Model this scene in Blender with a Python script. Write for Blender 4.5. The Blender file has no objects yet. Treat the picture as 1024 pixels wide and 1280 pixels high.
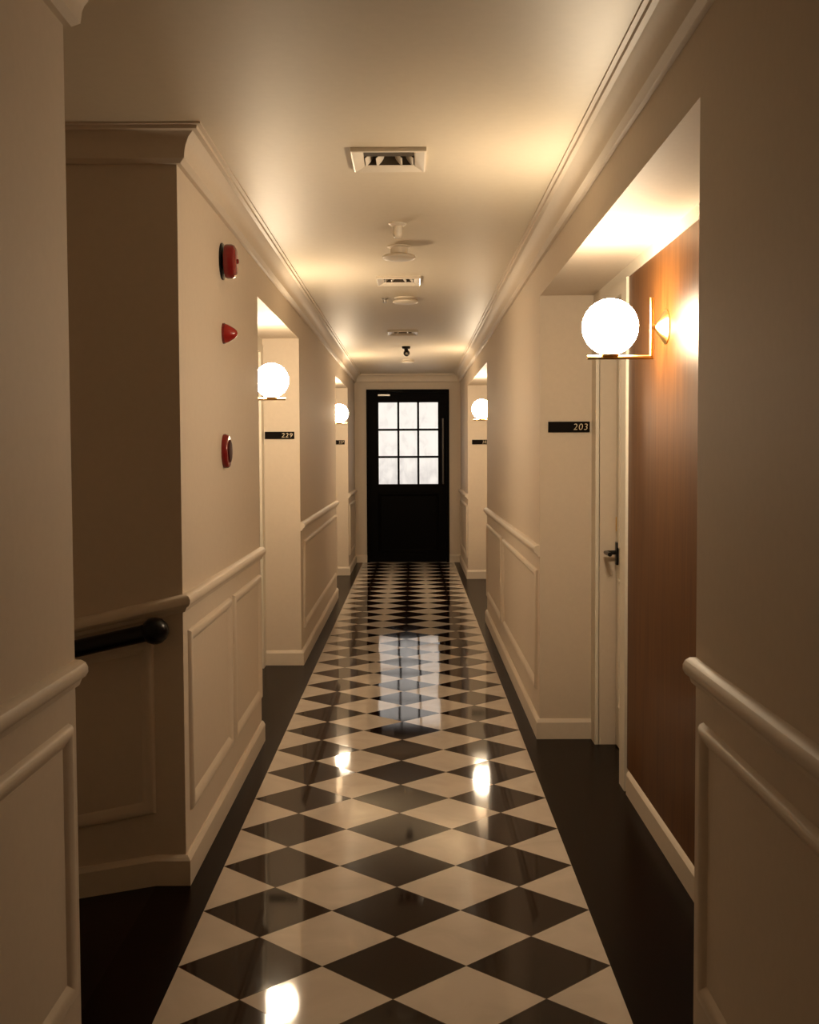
import bpy, bmesh, math, random
from mathutils import Vector, Matrix
random.seed(7)
S = bpy.context.scene
COL = S.collection
U = 1.44                      # eye height in metres; plan dimensions below are in eye heights, z is relative to the eye

# ------------------------------------------------------------------ plan
WL, WR = -0.532, 0.4436       # corridor wall planes
ZC, ZS, ZF = 0.736, 0.545, -1.0
YN, YP = 1.84, 2.7106         # near edge of the openings / passage face on the left
YBK = -2.6                    # wall behind the camera
YA, YB, YC, YD, YE = 4.0951, 5.58, 8.2128, 9.7507, 10.8979
YR, YS, YT = 4.1106, 7.0328, 9.4362
BR = 0.6348                   # back plane of first right alcove
XP = -1.6                     # far end of the side passage
STRIP0, TILE = -0.463, 0.282
STRIP1 = STRIP0 + 3 * TILE
TY0 = 2.2635

def W(x, y, z): return Vector((x * U, y * U, (z + 1.0) * U))

# ------------------------------------------------------------------ materials
def newmat(name):
    m = bpy.data.materials.new(name); m.use_nodes = True
    nt = m.node_tree; b = nt.nodes['Principled BSDF']
    return m, nt, b

def paint(name, col, rough=0.5, bump=0.05, scale=60.0, vary=0.04, metal=0.0, spec=0.5, coat=0.0):
    m, nt, b = newmat(name)
    b.inputs['Roughness'].default_value = rough
    b.inputs['Metallic'].default_value = metal
    b.inputs['Specular IOR Level'].default_value = spec
    b.inputs['Coat Weight'].default_value = coat
    tc = nt.nodes.new('ShaderNodeTexCoord')
    n = nt.nodes.new('ShaderNodeTexNoise'); n.inputs['Scale'].default_value = scale; n.inputs['Detail'].default_value = 4
    nt.links.new(tc.outputs['Object'], n.inputs['Vector'])
    mix = nt.nodes.new('ShaderNodeMix'); mix.data_type = 'RGBA'
    mix.inputs[6].default_value = tuple(c * (1 - vary) for c in col) + (1,)
    mix.inputs[7].default_value = tuple(min(1, c * (1 + vary)) for c in col) + (1,)
    nt.links.new(n.outputs['Fac'], mix.inputs[0])
    nt.links.new(mix.outputs[2], b.inputs['Base Color'])
    if bump:
        bp = nt.nodes.new('ShaderNodeBump'); bp.inputs['Strength'].default_value = bump; bp.inputs['Distance'].default_value = 0.002
        nt.links.new(n.outputs['Fac'], bp.inputs['Height']); nt.links.new(bp.outputs['Normal'], b.inputs['Normal'])
    return m

M = {}
M['wall'] = paint('cream_wall_paint', (0.64, 0.555, 0.455), 0.6, 0.08, 45, spec=0.18)
M['ceil'] = paint('ceiling_paint', (0.66, 0.585, 0.46), 0.5, 0.05, 30)
M['trim'] = paint('white_trim_paint', (0.68, 0.595, 0.49), 0.5, 0.02, 40, spec=0.35)
M['doorwhite'] = paint('white_door_paint', (0.70, 0.65, 0.55), 0.4, 0.03, 40)
M['black'] = paint('black_door_paint', (0.0025, 0.002, 0.002), 0.5, 0.03, 50, spec=0.04)
M['blackmetal'] = paint('black_metal', (0.004, 0.003, 0.003), 0.3, 0.0, 50, spec=0.3)
M['brass'] = paint('brushed_brass', (0.80, 0.56, 0.22), 0.28, 0.02, 200, metal=1.0)
M['steel'] = paint('satin_steel', (0.6, 0.58, 0.55), 0.3, 0.0, 100, metal=1.0)
M['red'] = paint('red_plastic', (0.34, 0.018, 0.014), 0.25, 0.0, 30)
M['darkred'] = paint('dark_red_metal', (0.22, 0.012, 0.012), 0.22, 0.0, 30)
M['presser'] = paint('dull_maroon_plastic', (0.045, 0.008, 0.008), 0.6, 0.0, 30, spec=0.2)
M['darksteel'] = paint('dark_steel', (0.10, 0.09, 0.08), 0.35, 0.0, 60, metal=1.0)
M['plate'] = paint('dark_sign_plate', (0.005, 0.003, 0.002), 0.5, 0.0, 60, spec=0.04)
M['digit'] = paint('cream_lettering', (0.75, 0.62, 0.42), 0.4, 0.0, 60)
M['vent'] = paint('white_vent_metal', (0.78, 0.72, 0.62), 0.22, 0.0, 60)
M['ventdark'] = paint('vent_throat', (0.05, 0.035, 0.02), 0.6, 0.0, 60)
M['plastic'] = paint('white_plastic', (0.74, 0.68, 0.58), 0.35, 0.0, 60)
M['border'] = paint('dark_stone_border', (0.006, 0.0018, 0.0007), 0.26, 0.015, 6, 0.3, spec=0.05)
M['dusk'] = paint('passage_floor', (0.010, 0.006, 0.004), 0.3, 0.02, 6, 0.3)

def floor_tiles():
    m, nt, b = newmat('checker_marble')
    N, L = nt.nodes, nt.links
    tc = N.new('ShaderNodeTexCoord'); sx = N.new('ShaderNodeSeparateXYZ'); L.new(tc.outputs['Object'], sx.inputs[0])
    def mth(op, a, bb=None):
        n = N.new('ShaderNodeMath'); n.operation = op
        for i, v in enumerate((a, bb)):
            if v is None: continue
            if isinstance(v, (int, float)): n.inputs[i].default_value = v
            else: L.new(v, n.inputs[i])
        return n.outputs[0]
    u = mth('DIVIDE', mth('SUBTRACT', sx.outputs[0], STRIP0 * U), TILE * U)
    v = mth('DIVIDE', mth('SUBTRACT', sx.outputs[1], TY0 * U), TILE * U)
    a = mth('ADD', u, v); c = mth('SUBTRACT', u, v)
    fa = mth('FLOOR', a); fc = mth('FLOOR', c)
    par = mth('FLOORED_MODULO', mth('ADD', fa, fc), 2.0)
    par = mth('GREATER_THAN', par, 0.5)
    # marble
    n1 = N.new('ShaderNodeTexNoise'); n1.inputs['Scale'].default_value = 5; n1.inputs['Detail'].default_value = 8; n1.inputs['Distortion'].default_value = 1.2
    L.new(tc.outputs['Object'], n1.inputs['Vector'])
    def ramp(c0, c1):
        r = N.new('ShaderNodeValToRGB'); r.color_ramp.elements[0].color = c0 + (1,); r.color_ramp.elements[1].color = c1 + (1,)
        r.color_ramp.elements[0].position = 0.3; r.color_ramp.elements[1].position = 0.7
        L.new(n1.outputs['Fac'], r.inputs[0]); return r.outputs[0]
    wh = ramp((0.52, 0.455, 0.38), (0.60, 0.53, 0.45)); bk = ramp((0.010, 0.0034, 0.0015), (0.016, 0.0058, 0.0026))
    mix = N.new('ShaderNodeMix'); mix.data_type = 'RGBA'
    L.new(par, mix.inputs[0]); L.new(bk, mix.inputs[6]); L.new(wh, mix.inputs[7])
    # joint lines
    def edge(val):
        fr = mth('FRACT', val); return mth('MINIMUM', fr, mth('SUBTRACT', 1.0, fr))
    e = mth('LESS_THAN', mth('MINIMUM', edge(a), edge(c)), 0.004)
    mix2 = N.new('ShaderNodeMix'); mix2.data_type = 'RGBA'; mix2.inputs[7].default_value = (0.10, 0.07, 0.045, 1)
    L.new(e, mix2.inputs[0]); L.new(mix.outputs[2], mix2.inputs[6]); L.new(mix2.outputs[2], b.inputs['Base Color'])
    n2 = N.new('ShaderNodeTexNoise'); n2.inputs['Scale'].default_value = 3; n2.inputs['Detail'].default_value = 3
    L.new(tc.outputs['Object'], n2.inputs['Vector'])
    rr = N.new('ShaderNodeMapRange'); rr.inputs['To Min'].default_value = 0.03; rr.inputs['To Max'].default_value = 0.075
    L.new(n2.outputs['Fac'], rr.inputs['Value']); L.new(rr.outputs[0], b.inputs['Roughness'])
    # every tile lies very slightly out of true, so reflections break at the joints
    cv = N.new('ShaderNodeCombineXYZ'); L.new(fa, cv.inputs[0]); L.new(fc, cv.inputs[1])
    wn = N.new('ShaderNodeTexWhiteNoise'); wn.noise_dimensions = '2D'; L.new(cv.outputs[0], wn.inputs['Vector'])
    sb = N.new('ShaderNodeVectorMath'); sb.operation = 'MULTIPLY_ADD'; L.new(wn.outputs['Color'], sb.inputs[0])
    sb.inputs[1].default_value = (0.012, 0.012, 0.0); sb.inputs[2].default_value = (-0.006, -0.006, 0.0)
    ge = N.new('ShaderNodeNewGeometry'); av = N.new('ShaderNodeVectorMath'); av.operation = 'ADD'
    L.new(ge.outputs['Normal'], av.inputs[0]); L.new(sb.outputs[0], av.inputs[1])
    nv = N.new('ShaderNodeVectorMath'); nv.operation = 'NORMALIZE'; L.new(av.outputs[0], nv.inputs[0])
    L.new(nv.outputs[0], b.inputs['Normal'])
    sp = N.new('ShaderNodeMapRange'); sp.inputs['To Min'].default_value = 0.13; sp.inputs['To Max'].default_value = 0.32
    L.new(par, sp.inputs['Value']); L.new(sp.outputs[0], b.inputs['Specular IOR Level'])
    return m
M['tiles'] = floor_tiles()

def wood():
    m, nt, b = newmat('walnut_veneer')
    N, L = nt.nodes, nt.links
    tc = N.new('ShaderNodeTexCoord'); mp = N.new('ShaderNodeMapping'); mp.inputs['Scale'].default_value = (14, 14, 0.7)
    L.new(tc.outputs['Object'], mp.inputs[0])
    n = N.new('ShaderNodeTexNoise'); n.inputs['Scale'].default_value = 3; n.inputs['Detail'].default_value = 7; n.inputs['Distortion'].default_value = 0.6
    L.new(mp.outputs[0], n.inputs['Vector'])
    r = N.new('ShaderNodeValToRGB'); e = r.color_ramp.elements
    e[0].position = 0.25; e[0].color = (0.078, 0.026, 0.0055, 1); e[1].position = 0.75; e[1].color = (0.150, 0.060, 0.013, 1)
    L.new(n.outputs['Fac'], r.inputs[0]); L.new(r.outputs[0], b.inputs['Base Color'])
    b.inputs['Roughness'].default_value = 0.4; b.inputs['Specular IOR Level'].default_value = 0.1
    return m
M['wood'] = wood()

def globe_mat():
    m, nt, b = newmat('lit_opal_glass')
    b.inputs['Base Color'].default_value = (0.9, 0.88, 0.82, 1)
    b.inputs['Emission Color'].default_value = (1.0, 0.79, 0.54, 1)
    b.inputs['Emission Strength'].default_value = 26.0
    b.inputs['Roughness'].default_value = 0.3
    return m
M['globe'] = globe_mat()

def glass_mat():
    m, nt, b = newmat('frosted_glass')
    N, L = nt.nodes, nt.links
    b.inputs['Transmission Weight'].default_value = 1.0
    b.inputs['IOR'].default_value = 1.2
    b.inputs['Roughness'].default_value = 0.32
    tc = N.new('ShaderNodeTexCoord'); mp = N.new('ShaderNodeMapping'); mp.inputs['Scale'].default_value = (7, 1, 4); mp.inputs['Rotation'].default_value = (0, 0.5, 0)
    L.new(tc.outputs['Object'], mp.inputs[0])
    n = N.new('ShaderNodeTexNoise'); n.inputs['Scale'].default_value = 1.6; n.inputs['Detail'].default_value = 6; n.inputs['Distortion'].default_value = 0.8
    L.new(mp.outputs[0], n.inputs['Vector'])
    # blurred dark foliage outside painted into the tint: noise blotches, denser low down
    sx = N.new('ShaderNodeSeparateXYZ'); L.new(tc.outputs['Object'], sx.inputs[0])
    mr = N.new('ShaderNodeMapRange'); mr.inputs['From Min'].default_value = (-0.28 + 1) * U; mr.inputs['From Max'].default_value = (0.10 + 1) * U
    mr.inputs['To Min'].default_value = 0.22; mr.inputs['To Max'].default_value = 0.0
    L.new(sx.outputs[2], mr.inputs['Value'])
    ad = N.new('ShaderNodeMath'); ad.operation = 'ADD'; L.new(n.outputs['Fac'], ad.inputs[0]); L.new(mr.outputs[0], ad.inputs[1])
    r = N.new('ShaderNodeValToRGB'); e = r.color_ramp.elements
    e[0].position = 0.48; e[0].color = (0.98, 0.98, 0.98, 1); e[1].position = 0.95; e[1].color = (0.62, 0.62, 0.64, 1)
    L.new(ad.outputs[0], r.inputs[0]); L.new(r.outputs[0], b.inputs['Base Color'])
    return m
M['glass'] = glass_mat()

# ------------------------------------------------------------------ mesh helpers
def obj(name, bm, mats, parent=None, smooth=False, angle=35):
    bmesh.ops.recalc_face_normals(bm, faces=bm.faces)
    me = bpy.data.meshes.new(name); bm.to_mesh(me); bm.free()
    if not isinstance(mats, (list, tuple)): mats = [mats]
    for m in mats: me.materials.append(m)
    if smooth:
        for p in me.polygons: p.use_smooth = True
        me.set_sharp_from_angle(angle=math.radians(angle))
    o = bpy.data.objects.new(name, me); COL.objects.link(o)
    if parent: o.parent = parent
    return o

def local(o, parent):
    """parent o under an empty placed in the world, keeping where it stands"""
    o.parent = parent
    o.matrix_parent_inverse = parent.matrix_world.inverted() if False else Matrix.Translation(-parent.location)
    return o

def thing(name, label, cat, loc, group=None):
    o = bpy.data.objects.new(name, None); COL.objects.link(o)
    o.empty_display_size = 0.1; o.location = loc
    o['label'] = label; o['category'] = cat
    if group: o['group'] = group
    return o

def struct(o, label=None):
    o['kind'] = 'structure'
    if label: o['label'] = label
    return o

def box(bm, a, b, mi=0, raw=False):
    """box between two plan corners (eye heights) or metres when raw"""
    a, b = (Vector(a), Vector(b)) if raw else (W(*a), W(*b))
    lo = [min(a[i], b[i]) for i in range(3)]; hi = [max(a[i], b[i]) for i in range(3)]
    v = [bm.verts.new((x, y, z)) for x in (lo[0], hi[0]) for y in (lo[1], hi[1]) for z in (lo[2], hi[2])]
    for f in ((0, 1, 3, 2), (4, 6, 7, 5), (0, 4, 5, 1), (2, 3, 7, 6), (0, 2, 6, 4), (1, 5, 7, 3)):
        fc = bm.faces.new([v[i] for i in f]); fc.material_index = mi
    return v

def bevel_all(bm, w, seg=2):
    bmesh.ops.bevel(bm, geom=list(bm.edges), offset=w, segments=seg, affect='EDGES', profile=0.5, clamp_overlap=True)

def poly(bm, pts, mi=0):
    f = bm.faces.new([bm.verts.new(W(*p)) for p in pts]); f.material_index = mi; return f

def lathe(bm, prof, origin, axis, n=40, mi=0):
    """prof: (radius, distance along axis) in metres"""
    axis = Vector(axis).normalized(); t = axis.orthogonal().normalized(); s = axis.cross(t)
    rings = []
    for r, h in prof:
        c = Vector(origin) + axis * h
        if r < 1e-6: rings.append([bm.verts.new(c)])
        else: rings.append([bm.verts.new(c + (t * math.cos(2 * math.pi * k / n) + s * math.sin(2 * math.pi * k / n)) * r) for k in range(n)])
    for A, B in zip(rings, rings[1:]):
        for k in range(n):
            j = (k + 1) % n
            if len(A) == 1 and len(B) == 1: continue
            if len(A) == 1: f = bm.faces.new((A[0], B[k], B[j]))
            elif len(B) == 1: f = bm.faces.new((A[k], A[j], B[0]))
            else: f = bm.faces.new((A[k], A[j], B[j], B[k]))
            f.material_index = mi
    for R, flip in ((rings[0], True), (rings[-1], False)):
        if len(R) > 1:
            f = bm.faces.new(R[::-1] if flip else R); f.material_index = mi

def tube(bm, pts, r, n=16, mi=0):
    """round bar through points (metres), mitred"""
    pts = [Vector(p) for p in pts]; rings = []
    for i, p in enumerate(pts):
        d0 = (pts[i] - pts[i - 1]).normalized() if i else None
        d1 = (pts[i + 1] - pts[i]).normalized() if i < len(pts) - 1 else None
        d = (d0 + d1).normalized() if d0 and d1 else (d0 or d1)
        ref = d1 or d0
        if i == 0:
            t = ref.orthogonal().normalized(); s = ref.cross(t).normalized()
        ring = []
        for k in range(n):
            q = p + (t * math.cos(2 * math.pi * k / n) + s * math.sin(2 * math.pi * k / n)) * r
            if d0 and d1:
                q = q + d0 * (-(q - p).dot(d) / d0.dot(d))
            ring.append(bm.verts.new(q))
        rings.append(ring)
        if d0 and d1:
            rot = d0.rotation_difference(d1); t = rot @ t; s = rot @ s
    for A, B in zip(rings, rings[1:]):
        for k in range(n):
            bm.faces.new((A[k], A[(k + 1) % n], B[(k + 1) % n], B[k])).material_index = mi
    bm.faces.new(rings[0][::-1]).material_index = mi; bm.faces.new(rings[-1]).material_index = mi

def sweep(bm, path, prof, mi=0):
    """moulding: prof = (out, z) swept along plan path (x, y[, dz]); the room lies to the right of travel"""
    P = [(Vector((p[0], p[1])), p[2] if len(p) > 2 else 0.0) for p in path]
    rows = []
    for i, (p, dz) in enumerate(P):
        d0 = (p - P[i - 1][0]).normalized() if i else None
        d1 = (P[i + 1][0] - p).normalized() if i < len(P) - 1 else None
        n0 = Vector((d0.y, -d0.x)) if d0 else None
        n1 = Vector((d1.y, -d1.x)) if d1 else None
        if n0 and n1:
            m = (n0 + n1); m = m / (1 + n0.dot(n1))
        else: m = n0 or n1
        rows.append([bm.verts.new(W(p.x + m.x * o, p.y + m.y * o, z + dz)) for o, z in prof])
    k = len(prof)
    for A, B in zip(rows, rows[1:]):
        for j in range(k):
            f = bm.faces.new((A[j], A[(j + 1) % k], B[(j + 1) % k], B[j])); f.material_index = mi
    bm.faces.new(rows[0]); bm.faces.new(rows[-1][::-1])

def frame_moulding(bm, org, ax_u, ax_n, u0, u1, z0, z1, w=0.032, h=0.011, slope=0.0):
    """mitred rectangular panel moulding on a wall plane; ax_u along the wall, ax_n out of it"""
    org, au, an = Vector(org), Vector(ax_u), Vector(ax_n)
    prof = [(0.0, 0.0), (w * 0.06, h * 0.55), (w * 0.2, h * 0.9), (w * 0.36, h), (w * 0.55, h * 0.85), (w * 0.8, h * 0.4), (w, 0.0)]
    rows = []
    for su, sz in ((0, 0), (1, 0), (1, 1), (0, 1)):
        row = []
        for ins, out in prof:
            u = u0 + ins if su == 0 else u1 - ins
            z = z0 + ins if sz == 0 else z1 - ins
            q = org + au * u + an * out
            row.append(bm.verts.new(W(q.x, q.y, z + slope * (u - u1))))
        rows.append(row)
    for i in range(4):
        A, B = rows[i], rows[(i + 1) % 4]
        for j in range(len(prof) - 1):
            bm.faces.new((A[j], A[j + 1], B[j + 1], B[j]))

# ------------------------------------------------------------------ floor
DROP = 0.165
bm = bmesh.new()
y0, y1 = YBK - .1, YE + .05
poly(bm, [(STRIP0, y0, ZF), (STRIP1, y0, ZF), (STRIP1, y1, ZF), (STRIP0, y1, ZF)], 0)
poly(bm, [(STRIP1, y0, ZF), (0.95, y0, ZF), (0.95, y1, ZF), (STRIP1, y1, ZF)], 1)
poly(bm, [(-0.95, y0, ZF), (STRIP0, y0, ZF), (STRIP0, YN, ZF), (-0.95, YN, ZF)], 1)
poly(bm, [(-0.60, YN, ZF), (STRIP0, YN, ZF), (STRIP0, YP, ZF), (-0.60, YP, ZF)], 1)
poly(bm, [(-0.95, YP, ZF), (STRIP0, YP, ZF), (STRIP0, y1, ZF), (-0.95, y1, ZF)], 1)
poly(bm, [(-1.75, YN - .05, ZF - DROP * 1.15), (-0.60, YN - .05, ZF), (-0.60, YP + .05, ZF), (-1.75, YP + .05, ZF - DROP * 1.15)], 1)
struct(obj('floor', bm, [M['tiles'], M['border']]), 'black and white diamond checker floor with dark border')

# ------------------------------------------------------------------ ceiling with three vent holes
VX0, VX1 = -0.118, 0.008       # throat
vents_y = [2.975, 5.03, 7.16]
VT = 0.075
bm = bmesh.new()
xs = [-1.75, VX0, VX1, 1.0]
ys = [YBK - .1]
for vy in vents_y: ys += [vy - VT, vy + VT]
ys.append(YE + .2)
for i in range(3):
    for j in range(len(ys) - 1):
        if i == 1 and j % 2 == 1: continue
        poly(bm, [(xs[i], ys[j], ZC), (xs[i + 1], ys[j], ZC), (xs[i + 1], ys[j + 1], ZC), (xs[i], ys[j + 1], ZC)])
box(bm, (-1.75, YBK - .1, ZC + .09), (1.0, YE + .2, ZC + .14))
struct(obj('ceiling', bm, M['ceil']), 'plain cream ceiling of the corridor')

# ------------------------------------------------------------------ walls
def door_recess(bm, sg, xb, d0, d1, ztop, yn, yf):
    """back wall at |x|=xb from yn to yf, with a doorway d0..d1 recessed"""
    X = 0.92
    box(bm, (sg * xb, yn, -1.3), (sg * X, d0, ZC))
    box(bm, (sg * xb, d1, -1.3), (sg * X, yf, ZC))
    box(bm, (sg * xb, d0, ztop), (sg * X, d1, ZC))
    box(bm, (sg * (xb + 0.09), d0, -1.3), (sg * X, d1, ztop))

alcoves = [  # side, near, far, back plane, doorway (near, far)
    ('right', 1, YN, YR, BR, 3.54, 4.02),
    ('left', -1, YA, YB, 0.712, 5.02, 5.49),
    ('left', -1, YC, YD, 0.687, 9.17, 9.66),
    ('right', 1, YS, YT, 0.630, 8.84, 9.345),
]
ZT = 0.475                    # top of the room doorways
bm = bmesh.new()
box(bm, (XP, YBK, -1.3), (WL, YN, ZC))
box(bm, (XP, YP, -1.3), (WL, YA, ZC))
box(bm, (-0.92, YB, -1.3), (WL, YC, ZC))
box(bm, (-0.92, YD, -1.3), (WL, YE + .15, ZC))
box(bm, (XP - .1, YN - .05, -1.4), (XP, YP + .05, ZC))
for (nm, sg, yn, yf, xb, d0, d1) in alcoves:
    if sg < 0:
        door_recess(bm, sg, xb, d0, d1, ZT, yn, yf)
        box(bm, (sg * xb, yn, ZS), (WL, yf, ZC))
struct(obj('wall_left', bm, M['wall']), 'cream left corridor wall with side passage and two door alcoves')
bm = bmesh.new()
box(bm, (WR, YBK, -1.3), (0.92, YN, ZC))
box(bm, (WR, YR, -1.3), (0.92, YS, ZC))
box(bm, (WR, YT, -1.3), (0.92, YE + .15, ZC))
for (nm, sg, yn, yf, xb, d0, d1) in alcoves:
    if sg > 0:
        door_recess(bm, sg, xb, d0, d1, ZT, yn, yf)
        box(bm, (sg * xb, yn, ZS), (WR, yf, ZC))
struct(obj('wall_right', bm, M['wall']), 'cream right corridor wall with two door alcoves')
DX0, DX1, DZ = -0.4225, 0.339, 0.595
bm = bmesh.new()
box(bm, (WL - .3, YE, -1.3), (DX0, YE + .15, ZC)); box(bm, (DX1, YE, -1.3), (WR + .3, YE + .15, ZC)); box(bm, (DX0, YE, DZ), (DX1, YE + .15, ZC))
struct(obj('wall_back', bm, M['wall']), 'cream end wall around the black door')
bm = bmesh.new(); box(bm, (XP, YBK - .1, -1.3), (0.95, YBK, ZC))
struct(obj('wall_front', bm, M['wall']))

# ------------------------------------------------------------------ mouldings
crown = [(0, -.078), (.010, -.077), (.021, -.068), (.023, -.050), (.026, -.040), (.034, -.024), (.046, -.014), (.056, -.012), (.057, -.005), (.066, -.004), (.066, 0), (0, 0)]
crown = [(o, ZC + z) for o, z in crown]
bm = bmesh.new()
sweep(bm, [(XP, YP), (WL, YP), (WL, YE), (WR, YE), (WR, YBK)], crown)
sweep(bm, [(WL, YBK), (WL, YN), (XP, YN)], crown)
struct(obj('trim_1', bm, M['trim'], smooth=True, angle=25), 'crown moulding along the ceiling')

zr = -0.320
rail = [(0, 0), (.010, 0), (.017, -.004), (.021, -.011), (.021, -.019), (.017, -.026), (.011, -.030), (.007, -.040), (0, -.040)]
rail = [(o, zr + z) for o, z in rail]
RS = 0.226
bm = bmesh.new()
sweep(bm, [(XP, YP, RS * (XP - WL)), (WL, YP, 0), (WL, YA, 0)], rail)
sweep(bm, [(WL, YB), (WL, YC)], rail)
sweep(bm, [(WL, YD), (WL, YE)], rail)
sweep(bm, [(WL, YBK), (WL, YN)], rail)
sweep(bm, [(WR, YE), (WR, YT)], rail)
sweep(bm, [(WR, YS), (WR, YR)], rail)
sweep(bm, [(WR, YN), (WR, YBK)], rail)
struct(obj('trim_2', bm, M['trim'], smooth=True, angle=30), 'chair rail along the walls')

PZ1, PZ0 = -0.412, -0.842
L_, R_ = (WL, 0, 0), (WR, 0, 0)
bm = bmesh.new()
for a, b in ((2.765, 3.395), (3.455, 4.055), (5.70, 8.12), (9.85, 10.80), (0.35, 1.80), (-1.2, 0.2)):
    frame_moulding(bm, L_, (0, 1, 0), (1, 0, 0), a, b, PZ0, PZ1)
for a, b in ((4.185, 5.74), (5.85, 6.965), (9.52, 10.80), (0.35, 1.79), (-1.2, 0.2)):
    frame_moulding(bm, R_, (0, 1, 0), (-1, 0, 0), a, b, PZ0, PZ1)
frame_moulding(bm, (0, YP, 0), (1, 0, 0), (0, -1, 0), -1.5, -0.600, -0.832, -0.420, slope=0.20)
struct(obj('trim_3', bm, M['trim'], smooth=True, angle=40), 'raised panel mouldings below the chair rail')

base = [(0, ZF), (.012, ZF), (.012, -.942), (.008, -.935), (.004, -.930), (0, -.930)]
baseA = base
def baseboard(nm, paths, lab):
    bm = bmesh.new()
    for p in paths: sweep(bm, p, base)
    struct(obj(nm, bm, M['trim']), lab)
baseboard('baseboard_left', [
    [(XP, YP, DROP * (XP + .6)), (-.60, YP, 0), (WL, YP, 0), (WL, YA, 0)],
    [(-.712, YA), (-.712, 4.90)],
    [(-.712, YB), (WL, YB), (WL, YC)],
    [(-.687, YC), (-.687, 9.05)],
    [(-.687, YD), (WL, YD), (WL, YE), (DX0, YE)],
    [(WL, YBK), (WL, YN), (XP, YN)]], 'white baseboard of the left wall')
baseboard('baseboard_right', [
    [(DX1, YE), (WR, YE), (WR, YT), (.630, YT)],
    [(.630, 8.74), (.630, YS)],
    [(WR, YS), (WR, YR), (BR, YR)],
    [(BR, 3.425), (BR, YN)],
    [(WR, YN), (WR, YBK)]], 'white baseboard of the right wall')

# ------------------------------------------------------------------ alcove fittings: wood panelling, casings, doors
def alcove_fit(idx, sg, yn, yf, xb, d0, d1, lab):
    cw, ct = 0.085, 0.012
    # wood panelling of the back wall beside the doorway
    bm = bmesh.new()
    box(bm, (sg * (xb - .004), yn + .002, -.93), (sg * (xb + .002), d0 - cw, .512))
    struct(obj('trim_%d' % (idx + 3), bm, M['wood']), 'walnut veneered wall panel in the ' + lab)
    # white band under the alcove ceiling
    bm = bmesh.new()
    box(bm, (sg * (xb - .007), yn + .002, .512), (sg * (xb + .002), yf, ZS))
    # casing round the doorway
    box(bm, (sg * (xb - ct), d0 - cw, ZF), (sg * (xb + .002), d0, .512))
    box(bm, (sg * (xb - ct), d1, ZF), (sg * (xb + .002), yf - .001, .512))
    box(bm, (sg * (xb - ct), d0, ZT), (sg * (xb + .002), d1, .512))
    struct(obj('trim_%d' % (idx + 7), bm, M['doorwhite']), 'white door casing in the ' + lab)
    # door leaf, with panels, latch plate and lever
    dr = struct(bpy.data.objects.new('door_%d' % (idx + 1), None)); COL.objects.link(dr)
    dr.location = W(sg * (xb + .075), (d0 + d1) / 2, ZF); dr['label'] = 'white room door with black lever in the ' + lab
    bm = bmesh.new()
    box(bm, (sg * (xb + .058), d0 + .004, ZF + .006), (sg * (xb + .0875), d1 - .004, ZT - .004))
    frame_moulding(bm, (sg * (xb + .058), 0, 0), (0, 1, 0), (-sg, 0, 0), d0 + .07, d1 - .07, -.86, -.42, 0.02, .006)
    frame_moulding(bm, (sg * (xb + .058), 0, 0), (0, 1, 0), (-sg, 0, 0), d0 + .07, d1 - .07, -.32, .40, 0.02, .006)
    local(obj('door_leaf', bm, M['doorwhite']), dr)
    f = W(sg * (xb + .058), d1 - .042, -.338)
    bm = bmesh.new()
    box(bm, (f.x - sg * .012, f.y - .022, f.z - .055), (f.x, f.y + .022, f.z + .055), raw=True)
    bevel_all(bm, .003, 2)
    tube(bm, [(f.x - sg * .008, f.y, f.z + .005), (f.x - sg * .058, f.y, f.z + .005), (f.x - sg * .058, f.y - .115, f.z + .005)], .0105, 14)
    h = local(obj('door_handle', bm, M['blackmetal'], smooth=True), dr); h['label'] = 'black lever handle'
    bm = bmesh.new()
    g = W(sg * (xb + .058), d1 - .012, -.24)
    box(bm, (g.x - sg * .004, g.y - .006, g.z - .035), (g.x, g.y + .006, g.z + .035), raw=True)
    local(obj('lock_plate', bm, M['brass']), dr)
for k, ((nm, sg, yn, yf, xb, d0, d1), lab) in enumerate(zip(alcoves, ('nearest right alcove', 'nearest left alcove', 'far left alcove', 'far right alcove'))):
    alcove_fit(k + 1, sg, yn, yf, xb, d0, d1, lab)

# ------------------------------------------------------------------ end door
dr = struct(bpy.data.objects.new('door_1', None)); COL.objects.link(dr)
dr.location = W((DX0 + DX1) / 2, YE + .03, ZF); dr['label'] = 'black end door with nine frosted panes'
fw = 0.026
bm = bmesh.new()
box(bm, (DX0, YE - .012, ZF), (DX0 + fw, YE + .12, DZ)); box(bm, (DX1 - fw, YE - .012, ZF), (DX1, YE + .12, DZ)); box(bm, (DX0 + fw, YE - .012, DZ - fw), (DX1 - fw, YE + .12, DZ))
box(bm, (DX0 + fw, YE + .047, ZF), (DX0 + fw + .03, YE + .12, DZ)); box(bm, (DX1 - fw - .03, YE + .047, ZF), (DX1 - fw, YE + .12, DZ)); box(bm, (DX0 + fw, YE + .047, DZ - fw - .03), (DX1 - fw, YE + .12, DZ - fw))
local(obj('door_frame', bm, M['black']), dr)
bm = bmesh.new()
box(bm, (DX0 + fw, YE - .004, ZF - .002), (DX1 - fw, YE + .15, ZF + .005)); box(bm, (DX0 + fw, YE + .047, ZF), (DX1 - fw, YE + .12, ZF + .03))
local(obj('threshold', bm, M['blackmetal']), dr)
GX0, GX1, GZ0, GZ1 = -0.312, 0.2375, -0.276, 0.477
LX0, LX1, LZ0, LZ1 = DX0 + fw + .001, DX1 - fw - .001, ZF + .006, DZ - fw - .001
YL0, YL1 = YE + .012, YE + .045
bm = bmesh.new()
box(bm, (LX0, YL0, LZ0), (GX0, YL1, LZ1)); box(bm, (GX1, YL0, LZ0), (LX1, YL1, LZ1))
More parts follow.
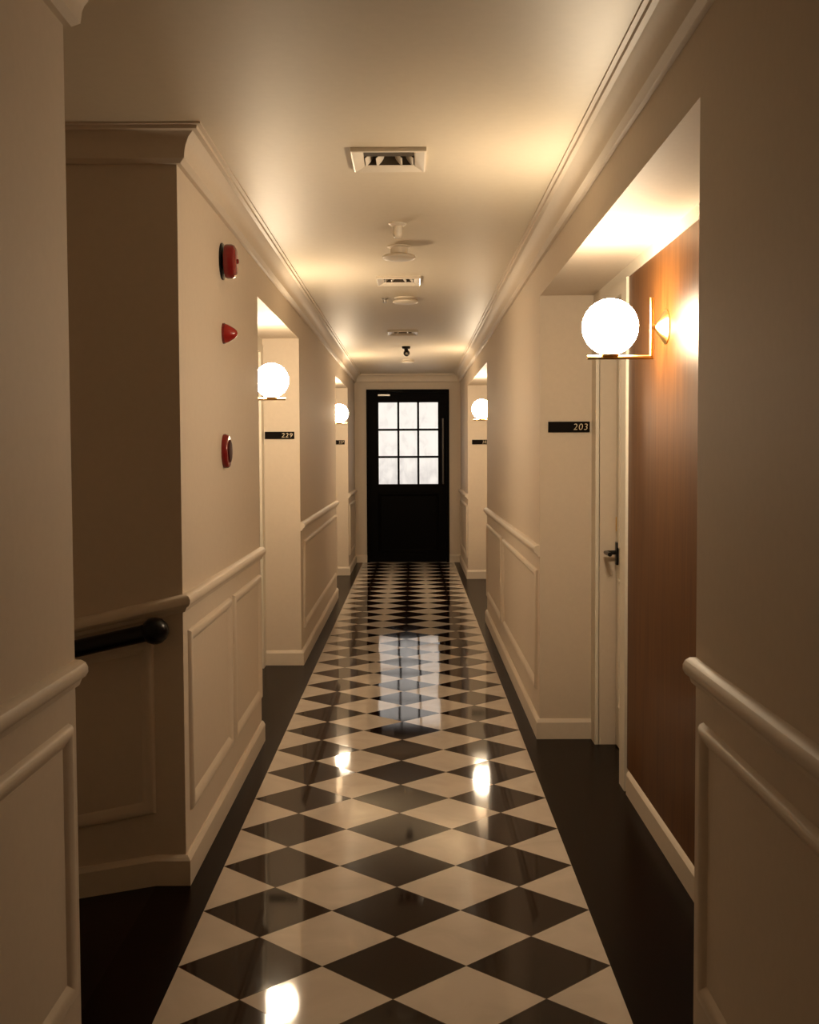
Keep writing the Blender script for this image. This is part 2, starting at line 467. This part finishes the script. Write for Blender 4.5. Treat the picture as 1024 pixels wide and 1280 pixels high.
box(bm, (GX0, YL0, GZ1), (GX1, YL1, LZ1)); box(bm, (GX0, YL0, LZ0), (GX1, YL1, GZ0))
frame_moulding(bm, (0, YL0, 0), (1, 0, 0), (0, -1, 0), GX0 - .005, GX1 + .005, -.90, -.36, .025, .008)
local(obj('door_leaf', bm, M['black']), dr)
bm = bmesh.new()
gw, gh = (GX1 - GX0) / 3, (GZ1 - GZ0) / 3
for i in (1, 2):
    box(bm, (GX0 + gw * i - .0095, YL0 + .004, GZ0), (GX0 + gw * i + .0095, YL1 - .004, GZ1))
    box(bm, (GX0, YL0 + .005, GZ0 + gh * i - .0095), (GX1, YL1 - .005, GZ0 + gh * i + .0095))
local(obj('glazing_bars', bm, M['black']), dr)
bm = bmesh.new(); box(bm, (GX0, YL0 + .014, GZ0), (GX1, YL0 + .018, GZ1))
p = local(obj('pane', bm, M['glass']), dr); p['label'] = 'bright frosted glass panes'
bm = bmesh.new()
xh, yh = 0.2825, YL0 - .035
tube(bm, [W(xh, yh, -.276), W(xh, yh, .328)], .0125, 16)
for z in (-.22, .27): tube(bm, [W(xh, yh, z), W(xh, YL0, z)], .009, 12)
local(obj('door_handle', bm, M['darksteel'], smooth=True), dr)
bm = bmesh.new()
box(bm, (-.315, YL0 - .035, .534), (-.202, YL0, .551)); bevel_all(bm, .004)
c = local(obj('door_closer', bm, M['steel']), dr); c['label'] = 'silver door closer body'
bm = bmesh.new()
tube(bm, [W(-.23, YL0 - .02, .551), W(-.23, YL0 - .02, .575), W(-.12, YL0 - .055, .575), W(-.30, YE - .02, .585)], .006, 10)
local(obj('closer_arm', bm, M['blackmetal']), c)
c.matrix_parent_inverse = Matrix.Translation(-dr.location)
for ch in c.children: ch.matrix_parent_inverse = Matrix.Identity(4)

# ------------------------------------------------------------------ wall sconces
GR = 0.0694
def sconce(loc_wall, sg, label):
    """loc_wall: mounting point on the back wall at globe height; sg: +1 right wall"""
    t = thing('globe_sconce', label, 'lamp', W(*loc_wall), 'globe wall sconces in the alcoves')
    def L(dx, dy, dz): return Vector((-sg * dx * U, dy * U, dz * U))
    bm = bmesh.new()
    lathe(bm, [(.062, 0), (.062, .004), (.048, .014), (.020, .034), (.010, .040), (.010, .040 * U - .002)], (0, 0, 0), (-sg, 0, 0), 32)
    obj('canopy', bm, M['brass'], t, smooth=True)
    xp = 0.036
    bm = bmesh.new()
    tube(bm, [L(xp, 0, .072), L(xp, 0, -.074), L(.196, 0, -.074)], .0078, 16)
    obj('bracket', bm, M['brass'], t, smooth=True)
    bm = bmesh.new()
    c = L(.139, 0, -.074)
    lathe(bm, [(.030, .004), (.034, .010), (.030, .016), (.020, .018)], c, (0, 0, 1), 32)
    obj('globe_holder', bm, M['brass'], t, smooth=True)
    bm = bmesh.new()
    bmesh.ops.create_uvsphere(bm, u_segments=48, v_segments=28, radius=GR * U, matrix=Matrix.Translation(L(.139, 0, 0.001)))
    g = obj('globe', bm, M['globe'], t, smooth=True, angle=180); g['label'] = 'glowing opal glass globe'
    return t
sconce((BR - .004, 2.947, .312), 1, 'large glowing globe sconce on the walnut panel beside room 203')
sconce((-.708, 4.80, .300), -1, 'glowing globe sconce in the left alcove above the 229 sign')
sconce((-.683, 8.80, .305), -1, 'small distant globe sconce on the left, near the end door')
sconce((.626, 8.30, .312), 1, 'small distant globe sconce on the right, near the end door')

# ------------------------------------------------------------------ room signs
def sign(x0, x1, z0, z1, y, text, tx0, tx1, label):
    t = thing('room_sign', label, 'sign', W((x0 + x1) / 2, y, (z0 + z1) / 2), 'room number signs')
    a, b = W(x0, y, z0) - t.location, W(x1, y, z1) - t.location
    bm = bmesh.new(); box(bm, (a.x, -.010, a.z), (b.x, 0, b.z), raw=True); bevel_all(bm, .0015, 1)
    obj('plate', bm, M['plate'], t)
    cu = bpy.data.curves.new('number', 'FONT'); cu.body = text; cu.shear = 0.12; cu.extrude = 0.02; cu.offset = -0.012; cu.space_character = 1.12
    o = bpy.data.objects.new('number', cu); COL.objects.link(o)
    dg = bpy.context.evaluated_depsgraph_get(); me = bpy.data.meshes.new_from_object(o.evaluated_get(dg))
    bpy.data.objects.remove(o); bpy.data.curves.remove(cu)
    xs = [v.co.x for v in me.vertices]; ys_ = [v.co.y for v in me.vertices]
    w, h = max(xs) - min(xs), max(ys_) - min(ys_)
    W_, H_ = b.x - a.x, b.z - a.z
    for v in me.vertices:
        u = (v.co.x - min(xs)) / w; q = (v.co.y - min(ys_)) / h; dp = v.co.z
        v.co = (a.x + W_ * (tx0 + (tx1 - tx0) * u), -.0112 + (-.0008 if dp > 0 else .0012), a.z + H_ * (.22 + .58 * q))
    me.materials.append(M['digit'])
    n = bpy.data.objects.new('number', me); COL.objects.link(n); n.parent = t; n['label'] = 'cream digits'
    return t
sign(.4715, .6155, .0735, .1105, YR, '203', .605, .945, 'dark sign reading 203 in the nearest right alcove')
sign(-.6955, -.5565, .0745, .1085, YB, '229', .57, .94, 'dark sign reading 229 in the nearest left alcove')
sign(-.672, -.5585, .083, .118, YD, '227', .57, .94, 'tiny dark sign in the far left alcove by the end door')
sign(.476, .612, .076, .113, YT, '205', .60, .94, 'tiny dark sign in the far right alcove by the end door')

# ------------------------------------------------------------------ fire devices on the left wall
t = thing('fire_alarm_bell', 'round red fire alarm bell, topmost of the red wall devices', 'alarm', W(WL, 3.335, .541))
bm = bmesh.new(); lathe(bm, [(.072, 0), (.074, .003), (.073, .007), (.03, .009), (.026, .026), (.026, .030)], (0, 0, 0), (1, 0, 0), 48)
o = obj('back_plate', bm, M['blackmetal'], t, smooth=True); o['label'] = 'dark back plate'
bm = bmesh.new(); lathe(bm, [(.060, .014), (.066, .016), (.068, .022), (.068, .042), (.063, .053), (.050, .060), (.025, .063), (.010, .0635), (.010, .068), (.006, .070), (0, .070)], (0, 0, 0), (1, 0, 0), 48)
obj('gong', bm, M['darkred'], t, smooth=True)
t = thing('alarm_beacon', 'red cone shaped alarm light, middle of the red wall devices', 'alarm', W(WL, 3.345, .342))
bm = bmesh.new(); lathe(bm, [(.042, 0), (.042, .008), (.039, .010)], (0, 0, 0), (1, 0, 0), 40)
obj('base', bm, M['darkred'], t, smooth=True)
bm = bmesh.new(); lathe(bm, [(.039, .010), (.036, .020), (.028, .034), (.019, .048), (.012, .055), (.006, .058), (0, .059)], (0, 0, 0), (1, 0, 0), 40)
obj('lens', bm, M['red'], t, smooth=True)
t = thing('fire_call_point', 'flat round dark red call point, lowest of the red wall devices', 'alarm', W(WL, 3.336, .011))
bm = bmesh.new(); lathe(bm, [(.069, 0), (.070, .004), (.069, .016), (.064, .022), (.054, .024)], (0, 0, 0), (1, 0, 0), 48)
obj('body', bm, M['darkred'], t, smooth=True)
bm = bmesh.new(); lathe(bm, [(.046, .0235), (.046, .027), (.040, .029)], (0, 0, 0), (1, 0, 0), 40)
o = obj('press_disc', bm, M['presser'], t, smooth=True); o['label'] = 'dark centre disc'

# ------------------------------------------------------------------ handrail in the side passage
hx, hy, hz = -.587, YP - .045, -.3985
t = thing('handrail', 'black sloping handrail with ball end in the left side passage', 'handrail', W(hx, hy, hz))
def HL(x): return W(x, hy, hz + .222 * (x - hx)) - t.location
bm = bmesh.new(); tube(bm, [HL(hx), HL(-1.45)], .029, 24)
obj('rail', bm, M['blackmetal'], t, smooth=True)
bm = bmesh.new(); lathe(bm, [(0, -.045), (.018, -.042), (.034, -.030), (.043, -.013), (.045, 0), (.043, .013), (.034, .030), (.018, .042), (0, .045)], (0, 0, 0), (1, 0, .222), 32)
obj('end_knob', bm, M['blackmetal'], t, smooth=True)
for x in (-.90, -1.40):
    c = HL(x); bm = bmesh.new()
    tube(bm, [c + Vector((0, .02, -.02)), c + Vector((0, .035, -.045)), c + Vector((0, .045 * U - .001, -.045))], .007, 12)
    lathe(bm, [(.026, .045 * U - .008), (.026, .045 * U - .001)], c + Vector((0, 0, -.045)), (0, 1, 0), 24)
    obj('bracket', bm, M['blackmetal'], t, smooth=True)

# ------------------------------------------------------------------ ceiling devices
vl = ('square white ceiling vent nearest the camera', 'white ceiling vent halfway along the corridor', 'dim ceiling vent furthest along the corridor')
for vy, lb in zip(vents_y, vl):
    cx = (VX0 + VX1) / 2
    t = thing('air_vent', lb, 'vent', W(cx, vy, ZC), 'ceiling air vents')
    wx, wy = .0915 * U, .104 * U; tx, ty = .063 * U, VT * U
    bm = bmesh.new()
    def ring(hx_, hy_, z): return [bm.verts.new((sx * hx_, sy * hy_, z)) for sx, sy in ((-1, -1), (1, -1), (1, 1), (-1, 1))]
    rg = [ring(wx, wy, 0), ring(wx, wy, -.014), ring(wx - .006, wy - .006, -.017), ring(tx + .004, ty + .004, -.005), ring(tx - .001, ty - .001, 0), ring(tx - .001, ty - .001, .06)]
    for n_, (A, B) in enumerate(zip(rg, rg[1:])):
        for k in range(4): bm.faces.new((A[k], A[(k + 1) % 4], B[(k + 1) % 4], B[k])).material_index = 1 if n_ == 4 else 0
    obj('vent_frame', bm, [M['vent'], M['ventdark']], t)
    bm = bmesh.new(); box(bm, (-tx, -ty, .075), (tx, ty, .085), raw=True)
    obj('throat', bm, M['ventdark'], t)
    bm = bmesh.new(); box(bm, (-tx + .002, -ty + .002, .001), (tx - .002, -ty * .16, .012), raw=True)
    obj('shade_strip', bm, M['ventdark'], t)  # dark plate added as the shade in the near part of the opening
    for k in range(4):                       # curved deflector blades running along the corridor
        x = (-.66 + .44 * k) * tx; s = -1 if k < 2 else 1
        bm = bmesh.new(); rows = []
        for j in range(7):
            a = j / 6; px = x + s * (.026 * a * a); pz = .038 - .042 * a
            rows.append([bm.verts.new((px + d, y, pz)) for y in (-ty * .12, ty * .97) for d in (-.0012, .0012)])
        for A, B in zip(rows, rows[1:]):
            for i, j in ((0, 1), (1, 3), (3, 2), (2, 0)): bm.faces.new((A[i], A[j], B[j], B[i]))
        bm.faces.new((rows[0][0], rows[0][1], rows[0][3], rows[0][2])); bm.faces.new((rows[-1][0], rows[-1][1], rows[-1][3], rows[-1][2]))
        obj('blade', bm, M['vent'], t, smooth=True)

DN = (0, 0, -1)
t = thing('sprinkler_head', 'white pendent ceiling sprinkler just beyond the nearest vent', 'sprinkler', W(-.045, 3.81, ZC))
bm = bmesh.new(); lathe(bm, [(.042, 0), (.042, .004), (.030, .012), (.022, .014)], (0, 0, 0), DN, 32); obj('escutcheon', bm, M['plastic'], t, smooth=True)
bm = bmesh.new(); lathe(bm, [(.022, .012), (.022, .050), (.018, .062), (.010, .068), (0, .069)], (0, 0, 0), DN, 24); obj('head', bm, M['plastic'], t, smooth=True)

def detector(x, y, label, neck=.045, r=.085, nr=.045):
    t = thing('smoke_detector', label, 'smoke detector', W(x, y, ZC), 'ceiling smoke detectors')
    bm = bmesh.new(); lathe(bm, [(nr + .015, 0), (nr + .015, .006), (nr, .010), (nr, neck)], (0, 0, 0), DN, 36); obj('base', bm, M['plastic'], t, smooth=True)
    bm = bmesh.new(); lathe(bm, [(nr, neck), (r - .006, neck + .003), (r, neck + .009), (r, neck + .016), (r - .008, neck + .022), (r * .6, neck + .026), (0, neck + .028)], (0, 0, 0), DN, 44); obj('head', bm, M['plastic'], t, smooth=True)
    return t
detector(-.045, 4.22, 'white smoke detector with a wide disc, in front of the middle vent')
detector(-.030, 5.60, 'white smoke detector just beyond the middle vent', .016, .085, .06)
detector(-.032, 9.28, 'tiny white smoke detector nearest the end door', .010, .07, .05)
t = thing('sprinkler_head', 'tiny chrome ceiling sprinkler left of a smoke detector, beyond the middle vent', 'sprinkler', W(-.128, 5.62, ZC))
bm = bmesh.new(); lathe(bm, [(.024, 0), (.024, .004), (.012, .010), (.010, .026), (.016, .028), (.016, .030), (0, .031)], (0, 0, 0), DN, 24); obj('head', bm, M['steel'], t, smooth=True)

t = thing('security_camera', 'small black security camera hanging from the ceiling before the end door', 'camera', W(-.040, 8.12, ZC))
bm = bmesh.new(); lathe(bm, [(.042, 0), (.042, .018), (.036, .024), (.020, .026), (.016, .050)], (0, 0, 0), DN, 32); obj('mount', bm, M['blackmetal'], t, smooth=True)
bm = bmesh.new(); bmesh.ops.create_uvsphere(bm, u_segments=24, v_segments=16, radius=.032, matrix=Matrix.Translation((.004, -.006, -.066))); obj('camera_ball', bm, M['blackmetal'], t, smooth=True, angle=180)
bm = bmesh.new(); lathe(bm, [(.013, .026), (.013, .034), (.009, .036)], (.004, -.006, -.066), (0, -1, -.3), 20); obj('lens', bm, M['steel'], t, smooth=True)

# ------------------------------------------------------------------ daylight outside the end door
w = bpy.data.worlds.new('daylight'); S.world = w; w.use_nodes = True
bg = w.node_tree.nodes['Background']; bg.inputs[0].default_value = (1.0, 0.92, 0.83, 1); bg.inputs[1].default_value = 0.295

# ------------------------------------------------------------------ camera
F_PX, PIT, YAW, ROLL = 1476.07, .0489, -.0027, -.0044
cy, sy = math.cos(YAW), math.sin(YAW); c_, s_ = math.cos(PIT), math.sin(PIT)
R = Vector((cy, -sy, 0)); Fw = Vector((sy * c_, cy * c_, -s_)); Up = R.cross(Fw)
cr, sr = math.cos(ROLL), math.sin(ROLL)
R2 = cr * R + sr * Up; U2 = cr * Up - sr * R
cam = bpy.data.cameras.new('camera'); co = bpy.data.objects.new('camera', cam); COL.objects.link(co)
mw = Matrix((R2, U2, -Fw)).transposed().to_4x4(); mw.translation = W(0, 0, 0); co.matrix_world = mw
cam.sensor_fit = 'VERTICAL'; cam.sensor_height = 24.0; cam.lens = 24.0 * F_PX / 1280.0; cam.clip_start = 0.02
S.camera = co

S.view_settings.view_transform = 'Standard'; S.view_settings.look = 'None'
S.view_settings.exposure = 1.87; S.view_settings.gamma = 1.0; S.view_settings.use_curve_mapping = False
S.cycles.use_denoising = True
S.cycles.max_bounces = 14; S.cycles.diffuse_bounces = 10; S.cycles.glossy_bounces = 6; S.cycles.transmission_bounces = 8
S.cycles.sample_clamp_indirect = 8.0
